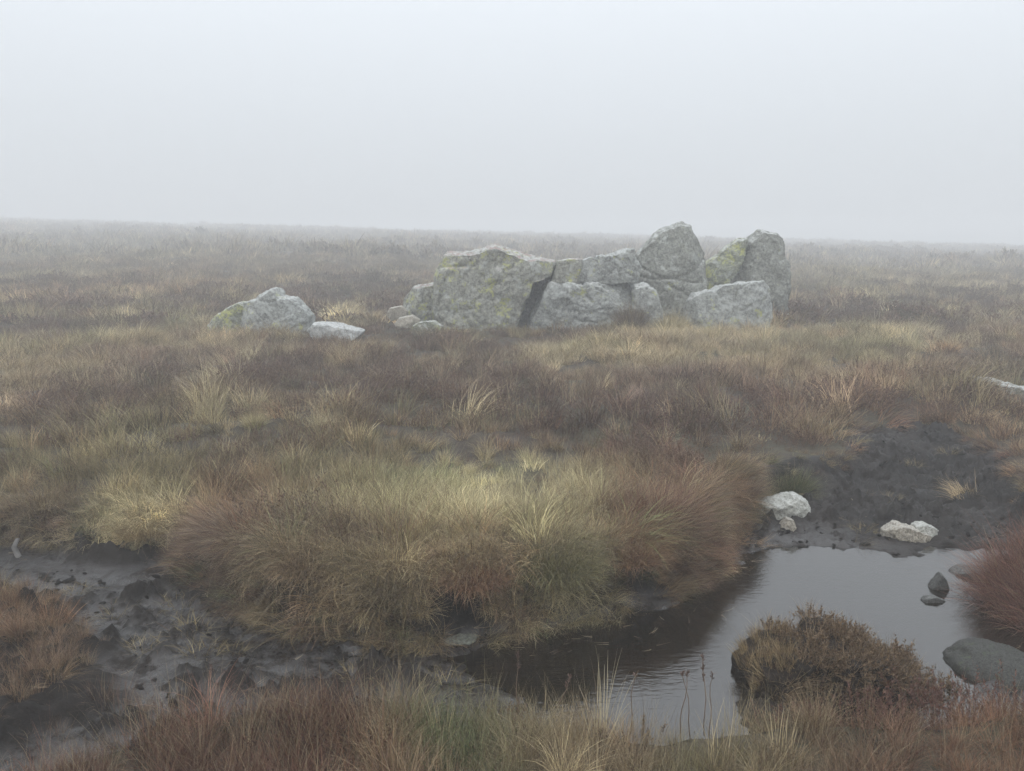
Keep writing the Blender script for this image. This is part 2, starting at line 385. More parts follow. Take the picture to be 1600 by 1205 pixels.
R_big = mat_rock('lichened_granite', yellow=.75, lich=.45, pink=.8)
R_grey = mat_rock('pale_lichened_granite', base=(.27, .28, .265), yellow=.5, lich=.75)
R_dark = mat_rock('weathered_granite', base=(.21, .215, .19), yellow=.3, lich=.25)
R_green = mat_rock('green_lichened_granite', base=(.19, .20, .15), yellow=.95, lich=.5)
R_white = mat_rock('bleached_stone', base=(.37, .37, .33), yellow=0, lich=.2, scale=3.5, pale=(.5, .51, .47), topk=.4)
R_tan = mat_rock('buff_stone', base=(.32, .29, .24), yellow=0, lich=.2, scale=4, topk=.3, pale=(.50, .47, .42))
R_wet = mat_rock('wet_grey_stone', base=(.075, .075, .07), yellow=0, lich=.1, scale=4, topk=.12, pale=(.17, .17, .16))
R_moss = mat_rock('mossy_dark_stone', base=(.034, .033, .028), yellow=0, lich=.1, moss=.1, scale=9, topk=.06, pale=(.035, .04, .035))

G = 'boulders of the main outcrop'
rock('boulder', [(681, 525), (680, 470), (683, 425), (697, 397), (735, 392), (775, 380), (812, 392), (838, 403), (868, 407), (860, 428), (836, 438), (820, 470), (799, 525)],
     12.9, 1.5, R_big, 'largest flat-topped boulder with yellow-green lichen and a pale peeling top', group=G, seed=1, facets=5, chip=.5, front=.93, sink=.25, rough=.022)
rock('boulder', [(795, 525), (810, 440), (860, 418), (900, 430), (900, 525)], 13.75, .8, R_dark, 'filler boulder added behind the slanting crack to keep the gap dark', group=G, seed=2, facets=3)  # added rock that closes the gap from behind so its inside stays dark
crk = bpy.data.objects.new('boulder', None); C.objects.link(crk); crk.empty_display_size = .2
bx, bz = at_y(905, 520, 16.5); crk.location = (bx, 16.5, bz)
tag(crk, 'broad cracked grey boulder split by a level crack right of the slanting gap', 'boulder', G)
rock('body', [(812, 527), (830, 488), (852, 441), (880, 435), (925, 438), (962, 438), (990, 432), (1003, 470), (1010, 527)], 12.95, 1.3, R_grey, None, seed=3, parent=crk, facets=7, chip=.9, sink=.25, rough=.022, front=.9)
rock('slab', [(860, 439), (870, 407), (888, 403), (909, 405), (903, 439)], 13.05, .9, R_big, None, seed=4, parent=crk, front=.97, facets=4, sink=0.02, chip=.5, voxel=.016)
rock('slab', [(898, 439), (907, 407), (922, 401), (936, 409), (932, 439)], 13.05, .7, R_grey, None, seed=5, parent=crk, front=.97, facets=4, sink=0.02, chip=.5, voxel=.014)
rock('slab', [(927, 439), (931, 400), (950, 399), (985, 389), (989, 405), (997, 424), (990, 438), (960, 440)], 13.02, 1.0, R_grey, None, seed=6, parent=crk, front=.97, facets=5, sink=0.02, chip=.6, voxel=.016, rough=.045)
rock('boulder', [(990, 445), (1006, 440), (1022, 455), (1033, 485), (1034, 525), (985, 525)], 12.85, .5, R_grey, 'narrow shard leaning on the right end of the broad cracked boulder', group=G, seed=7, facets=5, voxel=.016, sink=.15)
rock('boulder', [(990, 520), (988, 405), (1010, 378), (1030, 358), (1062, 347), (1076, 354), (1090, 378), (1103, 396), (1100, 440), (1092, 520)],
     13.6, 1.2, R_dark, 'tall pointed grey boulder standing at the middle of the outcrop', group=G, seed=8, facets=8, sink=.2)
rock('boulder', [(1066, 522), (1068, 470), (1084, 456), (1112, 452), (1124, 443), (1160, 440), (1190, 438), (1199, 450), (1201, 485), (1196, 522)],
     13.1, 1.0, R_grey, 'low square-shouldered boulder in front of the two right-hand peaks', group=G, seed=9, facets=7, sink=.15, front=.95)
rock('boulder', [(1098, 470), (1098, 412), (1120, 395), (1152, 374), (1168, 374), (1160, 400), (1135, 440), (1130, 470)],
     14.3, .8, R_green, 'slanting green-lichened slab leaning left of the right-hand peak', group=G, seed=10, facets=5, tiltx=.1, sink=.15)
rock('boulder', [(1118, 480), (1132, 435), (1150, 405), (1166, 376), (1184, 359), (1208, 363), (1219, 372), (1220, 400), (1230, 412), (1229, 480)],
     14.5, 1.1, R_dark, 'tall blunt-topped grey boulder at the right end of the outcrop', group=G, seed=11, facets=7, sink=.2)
rock('boulder', [(628, 500), (632, 468), (648, 448), (664, 444), (690, 442), (692, 500)], 13.3, .8, R_big, 'small upright boulder against the left side of the largest one', group=G, seed=12, facets=6, voxel=.016, sink=.15)
G2 = 'low stones at the left foot of the outcrop'
rock('stone', [(604, 492), (610, 481), (628, 478), (637, 487), (634, 495), (612, 498)], 12.7, .35, R_tan, 'pale pointed stone furthest left at the foot of the small upright boulder', 'stone', G2, seed=13, voxel=.011, sink=.04)
rock('stone', [(616, 506), (624, 497), (645, 493), (657, 500), (650, 508), (620, 509)], 12.4, .35, R_tan, 'flat pinkish stone just below the pale pointed stone', 'stone', G2, seed=14, voxel=.011, sink=.04)
rock('stone', [(642, 530), (645, 509), (656, 502), (678, 501), (692, 509), (699, 522), (696, 532)], 12.1, .5, R_green, 'round greenish lichened stone in grass before the largest boulder', 'stone', G2, seed=15, voxel=.013, sink=.08)
G3 = 'low rocks standing left of the outcrop'
rock('boulder', [(379, 530), (382, 474), (398, 468), (414, 460), (432, 450), (442, 462), (458, 463), (476, 479), (487, 492), (492, 530)], 12.3, .9, R_grey, 'rounded grey boulder standing alone left of the main outcrop', group=G3, seed=16, facets=7, voxel=.018, sink=.15)
rock('boulder', [(326, 512), (340, 493), (362, 478), (380, 470), (390, 476), (394, 520), (330, 522)], 12.6, .7, R_green, 'low sloping green-lichened rock on the left of the rounded grey boulder', group=G3, seed=17, facets=5, voxel=.018, sink=.15)
rock('slab', [(482, 516), (492, 504), (515, 506), (545, 511), (569, 518), (560, 527), (530, 531), (495, 529)], 11.6, .7, mat_rock('white_slab', base=(.40, .41, .40), yellow=.1, lich=.5, pale=(.6, .6, .58)), 'flat white slab lying right of the rounded grey boulder', 'rock slab', G3, seed=18, facets=3, voxel=.016, sink=.05)
rock('slab', [(1508, 600), (1528, 589), (1560, 592), (1600, 601), (1660, 612), (1700, 640), (1600, 640), (1530, 625)], 9.0, .6, R_dark, 'long flat grey slab sunk in the grass at the right edge', 'rock slab', seed=19, facets=3, voxel=.018, sink=.1)

GP = 'stones at the edge of the pool'
def stone(outl, depth, mat, label, seed, zb=None, **kw):
    pb = max(p[1] for p in outl); cxp = sum(p[0] for p in outl)/len(outl)
    yy = at_z(cxp, pb, WL if zb is None else zb)[1]
    return rock('stone', outl, yy, depth, mat, label, 'stone', GP, seed=seed, voxel=kw.pop('voxel', .007), sink=kw.pop('sink', .03), **kw)
stone([(1176, 812), (1184, 796), (1182, 784), (1212, 779), (1240, 771), (1260, 780), (1268, 797), (1260, 812), (1220, 815)], .28, R_white, 'large whitish stone on the mud at the far end of the pool', 20, zb=-.30, rnd=1, sink=0, chip=.5, rough=.03)
stone([(1213, 836), (1219, 820), (1229, 808), (1240, 812), (1244, 828), (1240, 838)], .12, R_tan, 'small pale stone propped below the large whitish stone', 21, facets=7, sink=.02)
stone([(1380, 845), (1382, 830), (1404, 818), (1422, 823), (1448, 832), (1456, 846), (1420, 852)], .25, R_tan, 'low buff stone with a peaked top at the pool edge', 22, rough=.03)
stone([(1424, 836), (1430, 821), (1445, 817), (1460, 824), (1474, 836), (1450, 842)], .2, R_white, 'pale flat stone tucked behind the peaked buff stone', 23, zb=-.33)
stone([(1446, 922), (1458, 908), (1470, 894), (1478, 906), (1484, 922)], .08, R_wet, 'small dark pointed stone rising alone from the pool', 24, facets=1, chip=.3)
stone([(1440, 939), (1446, 934), (1462, 932), (1480, 940), (1470, 944), (1450, 943)], .09, R_wet, 'low flat stone barely breaking the water below the pointed one', 25, sink=.02)
stone([(1480, 904), (1495, 894), (1515, 888), (1535, 892), (1545, 906), (1510, 908)], .22, R_wet, 'flat dark stone at the foot of the right-hand bank', 26)
stone([(678, 1009), (690, 994), (718, 988), (745, 992), (757, 1002), (748, 1012), (710, 1014)], .2, mat_rock('wet_green_stone', base=(.11, .115, .09), yellow=.1, lich=.2, scale=4, topk=.12, pale=(.2, .2, .17)), 'flat greenish stone at the left tip of the pool', 27, rnd=1, sink=0, chip=.3)
stone([(1058, 890), (1064, 875), (1082, 868), (1097, 876), (1102, 889), (1080, 893)], .15, R_wet, 'dull grey stone half buried under the grassy bank', 28, rough=.02)
rock('boulder', [(1472, 1100), (1476, 1066), (1496, 1040), (1524, 1024), (1562, 1018), (1602, 1024), (1642, 1048), (1660, 1075), (1655, 1120), (1560, 1130), (1490, 1120)],
     3.42, .5, R_moss, 'rounded dark boulder with a pale dry top at the right edge', seed=29, rnd=1, voxel=.010, facets=0, rough=.020, sink=0)

# ------------------------------------------------------------ blades, tufts, heather
def blades(n, r0, L, tilt, curve, wid, seg=4, rng=RNG, az=None, azr=math.pi, dead=0.):
    """n ribbon blades rising from a disc; returns verts, quads, per-vertex br (own number) and hh (height along)"""
    a = rng.uniform(0, 2*math.pi, n) if az is None else az + rng.normal(0, azr, n)
    rr = r0*np.sqrt(rng.uniform(0, 1, n)); ab = a + rng.normal(0, .7, n)
    base = np.stack([rr*np.cos(ab), rr*np.sin(ab)], 1)
    Ln = rng.uniform(*L, n)*(.75+.25*rng.uniform(0, 1, n)); th0 = np.clip(rng.normal(tilt[0], tilt[1], n), -.2, 1.8)*(.35+.65*rr/max(r0, 1e-6)); cv = rng.uniform(*curve, n)
    s = np.linspace(0, 1, seg+1); wob = rng.normal(0, .35, n)
    P = np.zeros((n, seg+1, 3)); P[:, 0, :2] = base; D = []
    for k in range(seg):
        th = th0 + cv*s[k]**1.3; aa = a + wob*s[k]
        d = np.stack([np.sin(th)*np.cos(aa), np.sin(th)*np.sin(aa), np.cos(th)], 1)
        P[:, k+1] = P[:, k] + d*(Ln/seg)[:, None]
    side_a = a + math.pi/2 + rng.normal(0, .8, n)
    side = np.stack([np.cos(side_a), np.sin(side_a), np.zeros(n)], 1)
    wd = wid*(rng.uniform(.6, 1.3, n))[:, None]*(1.0 - .85*s[None]**1.6)
    A = P + side[:, None]*wd[..., None]/2; B = P - side[:, None]*wd[..., None]/2
    V = np.stack([A, B], 2).reshape(-1, 3)
    b0 = (np.arange(n)*(seg+1)*2)[:, None] + (np.arange(seg)*2)[None]
    Fq = np.stack([b0, b0+1, b0+3, b0+2], -1).reshape(-1, 4)
    br = rng.uniform(0, 1, n)
    if dead: br = np.where(rng.uniform(0, 1, n) < dead, .95, br*.8)
    return V, Fq, np.repeat(br, (seg+1)*2), np.tile(np.repeat(s, 2), n)
def heather(n, r0, H, rng, leaf=.010, per=16, lw=.004):
    """woody stems carrying short leafy shoots"""
    V, Fq, br, hh = blades(n, r0, H, (.55, .35), (-.3, .4), .0022 if leaf < .02 else .006, 3, rng)
    P = V.reshape(n, 4, 2, 3).mean(2)
    m = n*per; i = rng.integers(0, n, m); t = rng.uniform(.35, 1, m)**.7*3; k = np.minimum(t.astype(int), 2); f = (t-k)[:, None]
    p = P[i, k]*(1-f) + P[i, k+1]*f
    d = rng.normal(0, 1, (m, 3)); d[:, 2] = np.abs(d[:, 2])+.5; d /= np.linalg.norm(d, axis=1)[:, None]
    q = rng.normal(0, 1, (m, 3)); sd = np.cross(d, q); sd /= np.linalg.norm(sd, axis=1)[:, None]
    l = (leaf*rng.uniform(.6, 1.6, m))[:, None]; ww = lw*.5
    V2 = np.stack([p-sd*ww, p+sd*ww, p+d*l+sd*ww*.5, p+d*l-sd*ww*.5], 1).reshape(-1, 3)
    F2 = np.arange(m*4).reshape(-1, 4) + len(V)
    return np.vstack([V, V2]), np.vstack([Fq, F2]), np.concatenate([br*.6+.2, np.repeat(rng.uniform(.1, .78, m), 4)]), np.concatenate([hh, np.ones(m*4)])
def join(parts):
    Vs, Fs, b, h, o = [], [], [], [], 0
    for V, f, br, hh in parts: Vs.append(V); Fs.append(f+o); b.append(br); h.append(hh); o += len(V)
    return np.vstack(Vs), np.vstack(Fs), np.concatenate(b), np.concatenate(h)
def blade_mesh(name, parts, mat):
    V, f, b, h = join(parts)
    return np_mesh(name, V, f, [mat], True, {'br': ('FLOAT', b), 'hh': ('FLOAT', h)})

def variants(name, makers, mat=None):
    col = bpy.data.collections.new(name)
    for i, mk in enumerate(makers):
        me = blade_mesh('%s_%02d' % (name, i), mk(), mat or M_grass)
        o = bpy.data.objects.new('%s_%02d' % (name, i), me); col.objects.link(o)
    return col
def R(i): return np.random.default_rng(100+i)
# per distance: blade count, blade width
def tuft_set(name, k, wid, seg, seed):
    n = lambda v: max(6, int(v*k))
    mk = []
    for i in range(4): mk.append(lambda i=i: [blades(n(95), .075, (.10, .24), (.45, .25), (.1, .9), wid, seg, R(seed+i))])                 # fine grass
    for i in range(3): mk.append(lambda i=i: [blades(n(120), .06, (.18, .36), (.6, .3), (.6, 1.7), wid, seg, R(seed+10+i))])               # arching tussock
    for i in range(3): mk.append(lambda i=i: [heather(n(26), .09, (.08, .20), R(seed+20+i), leaf=max(.010, wid*3), per=14, lw=max(.004, wid*1.3))])     # heather
    for i in range(3): mk.append(lambda i=i: [blades(n(80), .09, (.04, .12), (.6, .4), (.1, 1.2), wid, max(2, seg-1), R(seed+30+i))])      # short turf
    for i in range(3): mk.append(lambda i=i: [blades(n(34), .06, (.26, .46), (.25, .18), (.05, .7), wid*.8, seg, R(seed+40+i), dead=.5)])  # tall thin stems
    for i in range(4): mk.append(lambda i=i: [blades(n(110), .11, (.14, .34), (.55, .35), (.8, 1.9), wid, seg, R(seed+50+i), az=0., azr=.55), blades(n(25), .10, (.08, .22), (.6, .4), (.0, 1.6), wid, seg, R(seed+60+i))])   # lodged, all combed one way
    return variants(name, mk)
KIND = {'comb': (16, 4), 'fine': (0, 4), 'arch': (4, 3), 'heath': (7, 3), 'short': (10, 3), 'stem': (13, 3)}
SETS = [tuft_set('near_tuft', 1.05, .0019, 5, 0), tuft_set('mid_tuft', .8, .0036, 4, 200), tuft_set('far_tuft', .5, .0085, 3, 400), tuft_set('farther_tuft', .33, .018, 2, 600)]

def instancer(name, P, rot, scl, idx, col, coll):
    me = bpy.data.meshes.new(name); me.vertices.add(len(P)); me.vertices.foreach_set('co', np.asarray(P, np.float32).ravel())
    for n, ty, f, arr in (('rot', 'FLOAT_VECTOR', 'vector', rot), ('scl', 'FLOAT_VECTOR', 'vector', scl), ('idx', 'INT', 'value', idx), ('col', 'FLOAT_COLOR', 'color', np.hstack([col, np.ones((len(col), 1))]))):
        a = me.attributes.new(n, ty, 'POINT'); a.data.foreach_set(f, np.ascontiguousarray(arr, np.int32 if ty == 'INT' else np.float32).ravel())
    me.update(); o = bpy.data.objects.new(name, me); C.objects.link(o)
    g = bpy.data.node_groups.new(name, 'GeometryNodeTree')
    g.interface.new_socket('Geometry', in_out='INPUT', socket_type='NodeSocketGeometry'); g.interface.new_socket('Geometry', in_out='OUTPUT', socket_type='NodeSocketGeometry')
    N = g.nodes.new; gi, go = N('NodeGroupInput'), N('NodeGroupOutput'); ip = N('GeometryNodeInstanceOnPoints'); ci = N('GeometryNodeCollectionInfo')
    ci.inputs[0].default_value = coll; ci.inputs['Separate Children'].default_value = True; ci.inputs['Reset Children'].default_value = True
    def at(n, t):
        a = N('GeometryNodeInputNamedAttribute'); a.data_type = t; a.inputs[0].default_value = n; return a.outputs[0]
    L = g.links.new
    L(gi.outputs[0], ip.inputs['Points']); L(ci.outputs[0], ip.inputs['Instance']); ip.inputs['Pick Instance'].default_value = True
    L(at('idx', 'INT'), ip.inputs['Instance Index']); L(at('rot', 'FLOAT_VECTOR'), ip.inputs['Rotation']); L(at('scl', 'FLOAT_VECTOR'), ip.inputs['Scale'])
    L(ip.outputs[0], go.inputs[0])
    m = o.modifiers.new('scatter', 'NODES'); m.node_group = g
    return o
def eulers(tx, ty, ang, yaw):
    """tilt by ang towards (tx, ty), after a turn of yaw about the own axis -> XYZ eulers"""
    kx, ky = -ty, tx; c, s = np.cos(ang), np.sin(ang); v = 1-c
    Rt = np.stack([np.stack([c+kx*kx*v, kx*ky*v, ky*s], -1), np.stack([kx*ky*v, c+ky*ky*v, -kx*s], -1), np.stack([-ky*s, kx*s, c], -1)], 1)
    cy_, sy_ = np.cos(yaw), np.sin(yaw); z = np.zeros_like(yaw); o = np.ones_like(yaw)
    Rz = np.stack([np.stack([cy_, -sy_, z], -1), np.stack([sy_, cy_, z], -1), np.stack([z, z, o], -1)], 1)
    M = Rt @ Rz
    return np.stack([np.arctan2(M[:, 2, 1], M[:, 2, 2]), np.arcsin(np.clip(-M[:, 2, 0], -1, 1)), np.arctan2(M[:, 1, 0], M[:, 0, 0])], 1)

# ------------------------------------------------------------ what grows where
STRAW, PALE, OLIVE, GREEN = (.58, .50, .30), (.60, .53, .35), (.165, .155, .072), (.10, .13, .055)
RUSSET, RED, PURPLE, DARK, TAN = (.25, .13, .075), (.14, .068, .048), (.12, .082, .070), (.042, .031, .025), (.29, .22, .13)
# photo ellipses (centre, radii) carried onto the ground, colour, strength, kind of growth that prevails there
BL = [(620, 775, 60, 22, GREEN, .7, 'fine'), (830, 800, 120, 30, OLIVE, .6, 'arch'), (700, 850, 250, 60, OLIVE, .45, 'arch'), (1040, 760, 95, 80, RED, .85, 'arch'),
      (360, 800, 60, 60, RUSSET, .85, 'arch'), (450, 880, 110, 50, TAN, .6, 'arch'), (950, 880, 100, 40, GREEN, .5, 'arch'), (900, 700, 120, 40, RED, .6, 'fine'), (720, 940, 150, 30, RUSSET, .6, 'arch'), (990, 880, 50, 50, RUSSET, .5, 'arch'),
      (1225, 755, 60, 22, GREEN, .8, 'arch'), (860, 655, 150, 34, DARK, .85, 'heath'), (340, 590, 220, 36, PURPLE, .95, 'heath'), (100, 585, 110, 24, TAN, .8, 'fine'), (480, 655, 60, 22, STRAW, .8, 'fine'),
      (330, 690, 230, 40, OLIVE, .55, 'fine'), (120, 760, 170, 50, TAN, .35, 'fine'), (230, 815, 60, 18, STRAW, .8, 'arch'), (60, 650, 150, 30, RED, .5, 'heath'), (650, 605, 200, 34, PURPLE, .9, 'heath'), (920, 560, 120, 16, STRAW, .7, 'arch'),
      (1100, 530, 120, 22, STRAW, .7, 'arch'), (1180, 560, 130, 20, TAN, .6, 'fine'), (1380, 500, 130, 15, DARK, .7, 'heath'), (1430, 535, 90, 16, STRAW, .7, 'fine'), (1300, 555, 120, 18, OLIVE, .6, 'fine'), (1060, 610, 180, 32, PURPLE, .85, 'fine'),
      (1300, 620, 150, 24, RED, .5, 'heath'), (1400, 590, 120, 15, TAN, .6, 'fine'), (1200, 690, 90, 30, PURPLE, .6, 'heath'), (1480, 660, 90, 24, RUSSET, .35, 'heath'), (1560, 570, 60, 12, DARK, .8, 'short'), (560, 460, 90, 16, DARK, .75, 'heath'),
      (545, 495, 45, 12, STRAW, .9, 'arch'), (200, 460, 200, 14, RUSSET, .5, 'fine'), (420, 420, 200, 10, RED, .5, 'fine'), (1500, 450, 120, 10, STRAW, .5, 'fine'), (1300, 445, 80, 9, OLIVE, .5, 'fine'), (1560, 700, 60, 30, RED, .6, 'fine'),
      (1350, 385, 150, 6, RED, .5, 'heath'), (200, 385, 200, 8, OLIVE, .4, 'fine'), (60, 960, 90, 35, RUSSET, .9, 'fine'), (120, 1040, 110, 50, RED, .6, 'fine'), (1600, 860, 70, 60, RED, .9, 'fine'),
      (740, 765, 180, 40, (.60, .54, .31), 1., 'fine'), (830, 790, 120, 30, (.60, .54, .31), .9, 'stem'), (560, 790, 70, 24, (.33, .30, .15), .8, 'fine'), (640, 765, 60, 14, GREEN, .8, 'fine'), (230, 810, 70, 16, STRAW, .8, 'fine')]
BLW = []
for px, py, rx, ry, col, st, kd in BL:
    if 850 < py and px < 300: x0, y0 = at_z(px, py, -.22)
    else: x0, y0 = at_g(px, py)
    wr = rx/F*y0; d = max(.25, (at_z(px, py-ry, -.1)[1] - at_z(px, py+ry, -.1)[1])/2 if y0 < 12 else ry/F*y0*y0/1.45)
    BLW.append((x0, y0, wr, d, np.array(col), st, kd))
def growth(x, y):
    n = len(x); a = fbm(x*.55, y*.4, o=4, seed=200); b = fbm(x*.8, y*.5, o=4, seed=300); c = fbm(x*2.6, y*2.2, o=3, seed=400); e = fbm(x*.3, y*.2, o=3, seed=500)
    col = np.tile(np.array(OLIVE)*.55+np.array(TAN)*.45, (n, 1))
    def mx(w, cc):
        nonlocal col; col = col*(1-w[:, None]) + np.array(cc)*w[:, None]
    mx(sstep(.02, .3, a)*.8, RUSSET); mx(sstep(.02, .3, -a)*.7, OLIVE); mx(sstep(.08, .3, b)*.8, PURPLE); mx(sstep(.1, .35, -b)*.7, STRAW); mx(sstep(.15, .4, c)*.6, TAN); mx(sstep(.15, .4, -c)*.5, DARK)
    mx(sstep(.1, .3, e)*.35, RED)
    kd = np.full(n, 'fine', dtype=object); r = RNG.uniform(0, 1, n)
    kd[r < .30] = 'short'; kd[(r > .30) & (r < .48)] = 'arch'; kd[(b > .12) & (r > .35)] = 'heath'; kd[r > .94] = 'stem'
    for x0, y0, wr, d, cc, st, k in BLW:
        q = np.exp(-(((x-x0)/wr)**2 + ((y-y0)/d)**2)*.9 + .9*fbm(x*2, y*2, o=2, seed=600)*1.0); q = np.clip(q, 0, 1)
        mx(q*st, cc); kd[(RNG.uniform(0, 1, n) < q*.7)] = k
    # each tuft keeps a mind of its own
    pal = np.array([STRAW, OLIVE, GREEN, RUSSET, RED, TAN, DARK]); pk = pal[RNG.integers(0, len(pal), n)]; wv_ = RNG.uniform(0, 1, n)**2*np.interp(y, [5, 9], [.9, .55])
    col = col*(1-wv_[:, None]) + pk*wv_[:, None]
    col = col*np.exp(RNG.normal(0, .3, (n, 1)))
    kd[(kd == 'stem') & (y > 18)] = 'fine'; kd[(kd == 'arch') & (y > 18) & (RNG.uniform(0, 1, n) < .8)] = 'fine'; hm_ = (kd == 'heath')[:, None]; col = np.where(hm_, np.minimum(col, np.array([(.13, .085, .06)])), col)
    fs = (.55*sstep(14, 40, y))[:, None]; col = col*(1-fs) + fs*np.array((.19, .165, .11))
    return col, kd

def in_mound(x, y): return (poly_sd(x, y, MOUND) < .02)

bpy.context.view_layer.update()
ROCKS = []
for o in list(C.objects):
    if o.type == 'MESH' and o.name.split('.')[0] in ('boulder', 'stone', 'slab', 'body'):
        cs = np.array([o.matrix_world @ Vector(c) for c in o.bound_box]); mn, mxx = cs.min(0), cs.max(0)
        ROCKS.append(((mn[0]+mxx[0])/2, (mn[1]+mxx[1])/2, (mxx[0]-mn[0])/2, (mxx[1]-mn[1])/2))
def clear_rocks(x, y, k=.86):
    ok = np.ones(len(x), bool); ok &= ~((np.abs(x-6.0) < .9) & (np.abs(y-8.75) < .35))
    for a, b, c, d in ROCKS: ok &= ~((np.abs(x-a) < c*k) & (np.abs(y-b) < d*k))
    return ok
def scatter(name, label, y0, y1, dens, sset, big, um=.78, fade=None):
    """dens tufts per square metre between two distances from where the photographer stood"""
    area = um*(y1**2 - y0**2); n = int(area*dens)
    y = np.sqrt(RNG.uniform(y0**2, y1**2, n)); x = RNG.uniform(-um, um, n)*y
    ld = lowdist(x, y); mound = in_mound(x, y)
    p = np.where(ld > 0, 1., np.where(ld > -.10, .75, 0.))
    p = np.where((ld < -.08) & mound, .15, p)
    tr = (x > 1.6) & (y > 5.2) & (ld < .02); p = np.where(tr, .04 + .2*(ld > -.08), p)
    keep = RNG.uniform(0, 1, n) < p; keep &= clear_rocks(x, y)
    gap = fbm(x*1.3, y*1.3, o=3, seed=710); keep &= RNG.uniform(0, 1, n) > .55*sstep(.12, .4, gap)
    x, y = x[keep], y[keep]; n = len(x); ld = lowdist(x, y); mound = in_mound(x, y) & (ld < -.05)
    z = height(x, y); e = .04
    gx = (lowdist(x+e, y)-lowdist(x-e, y)); gy = (lowdist(x, y+e)-lowdist(x, y-e)); gl = np.hypot(gx, gy)+1e-6
    gx, gy = -gx/gl, -gy/gl
    edge = sstep(.38, .0, ld)*(~mound)
    ang = np.abs(RNG.normal(0, .14, n)) + edge*RNG.uniform(.5, 1.25, n); ra = RNG.uniform(0, 6.28, n)
    tx = gx*edge + np.cos(ra)*(1-edge)*.8 + .15; ty = gy*edge + np.sin(ra)*(1-edge)*.8; tl = np.hypot(tx, ty)+1e-6
    ang = np.where(y < 3.2, ang*.35, ang)
    YW = RNG.uniform(0, 6.28, n)
    col, kd = growth(x, y)
    kd[(edge > .25) & (y > 3.3) & (RNG.uniform(0, 1, n) < .8)] = 'comb'; cmb = kd == 'comb'; wl = (RNG.uniform(0, 1, n) < .22) & (y > 3.3) & ~cmb & (kd != 'heath'); kd[wl] = 'comb'
    ang = np.where(cmb, ang*.45, ang); YW = np.where(cmb, np.arctan2(ty, tx) + RNG.normal(0, .5, n), np.where(wl, fbm(x*.7, y*.7, o=2, seed=950)*5, YW)); rot = eulers(tx/tl, ty/tl, ang, YW)
    kd[mound] = np.where(RNG.uniform(0, 1, mound.sum()) < .3, 'short', 'fine')
    hs = .95 + .75*fbm(x*.9, y*.9, o=3, seed=800); hs = hs*(1 - .3*edge*(y > 3.3)); hs = np.where(mound, .8, hs)
    s = big*RNG.uniform(.75, 1.25, n)*hs; sx = s*RNG.uniform(.9, 1.25, n); 
    if fade is not None: s = s*fade(y)
    idx = np.array([KIND[k][0] + RNG.integers(0, KIND[k][1]) for k in kd])
    o = instancer(name, np.stack([x, y, z-.012], 1), rot, np.stack([sx, sx, s], 1), idx, col, SETS[sset])
    return tag(o, label, kind='stuff')

# foreground strip: its own red-brown, straw and green bands
def foreground():
    n = 3000; x = RNG.uniform(-2.6, 3.2, n); y = RNG.uniform(1.55, 3.0, n)
    ld = lowdist(x, y); k = (ld > -.03) & clear_rocks(x, y, .9); x, y, ld = x[k], y[k], ld[k]; n = len(x)
    px = 800 + F*x/np.maximum(y, 2.0)/1.0
    z = height(x, y)
    bands = [(-400, RED), (150, RED), (360, RED), (560, (.15, .078, .045)), (640, TAN), (690, GREEN), (760, GREEN), (850, TAN), (960, TAN), (1040, TAN), (1120, OLIVE), (1230, TAN), (1330, (.20, .13, .08)), (1450, RED), (1560, RUSSET), (2200, RED)]
    bx_ = np.array([b[0] for b in bands]); bc = np.array([b[1] for b in bands]); pp = px + 90*fbm(x*3, y*3, o=2, seed=55)
    col = np.stack([np.interp(pp, bx_, bc[:, i]) for i in range(3)], 1)
    pal = np.array([STRAW, OLIVE, GREEN, RUSSET, RED, TAN, PURPLE]); pk = pal[RNG.integers(0, len(pal), n)]; wv_ = RNG.uniform(0, 1, n)**2.5*.6
    col = (col*(1-wv_[:, None]) + pk*wv_[:, None])*np.exp(RNG.normal(0, .15, (n, 1)))
    r = RNG.uniform(0, 1, n); kd = np.full(n, 'fine', dtype=object); kd[r < .22] = 'arch'; kd[r > .72] = 'stem'; kd[(r > .56) & (r < .72)] = 'heath'; col[kd == 'heath'] *= .6
    kd[(kd == 'stem') & (ld > .35) & (RNG.uniform(0, 1, n) < .5)] = 'fine'
    ra = RNG.uniform(0, 6.28, n)
    rot = eulers(np.cos(ra), np.sin(ra), np.abs(RNG.normal(0, .16, n)), RNG.uniform(0, 6.28, n))
    s = RNG.uniform(.5, .95, n)*np.interp(px, [-400, 100, 400, 700, 800, 950, 1100, 1200, 2200], [.8, .75, 1.0, .95, .8, .85, .6, .7, .8])
    idx = np.array([KIND[k][0] + RNG.integers(0, KIND[k][1]) for k in kd])
    col = col*.72*np.where(RNG.uniform(0, 1, (n, 1)) < .1, 1.8, 1)
    tag(instancer('foreground_grass', np.stack([x, y, z-.01], 1), rot, np.stack([s*1.05, s*1.05, s], 1), idx, col, SETS[0]), 'red-brown and straw grass along the near edge of the pool', kind='stuff')
foreground()
scatter('bank_grass', 'mixed rough grass and heather on the peat banks round the pool', 2.9, 6.2, 110, 0, 1.0)
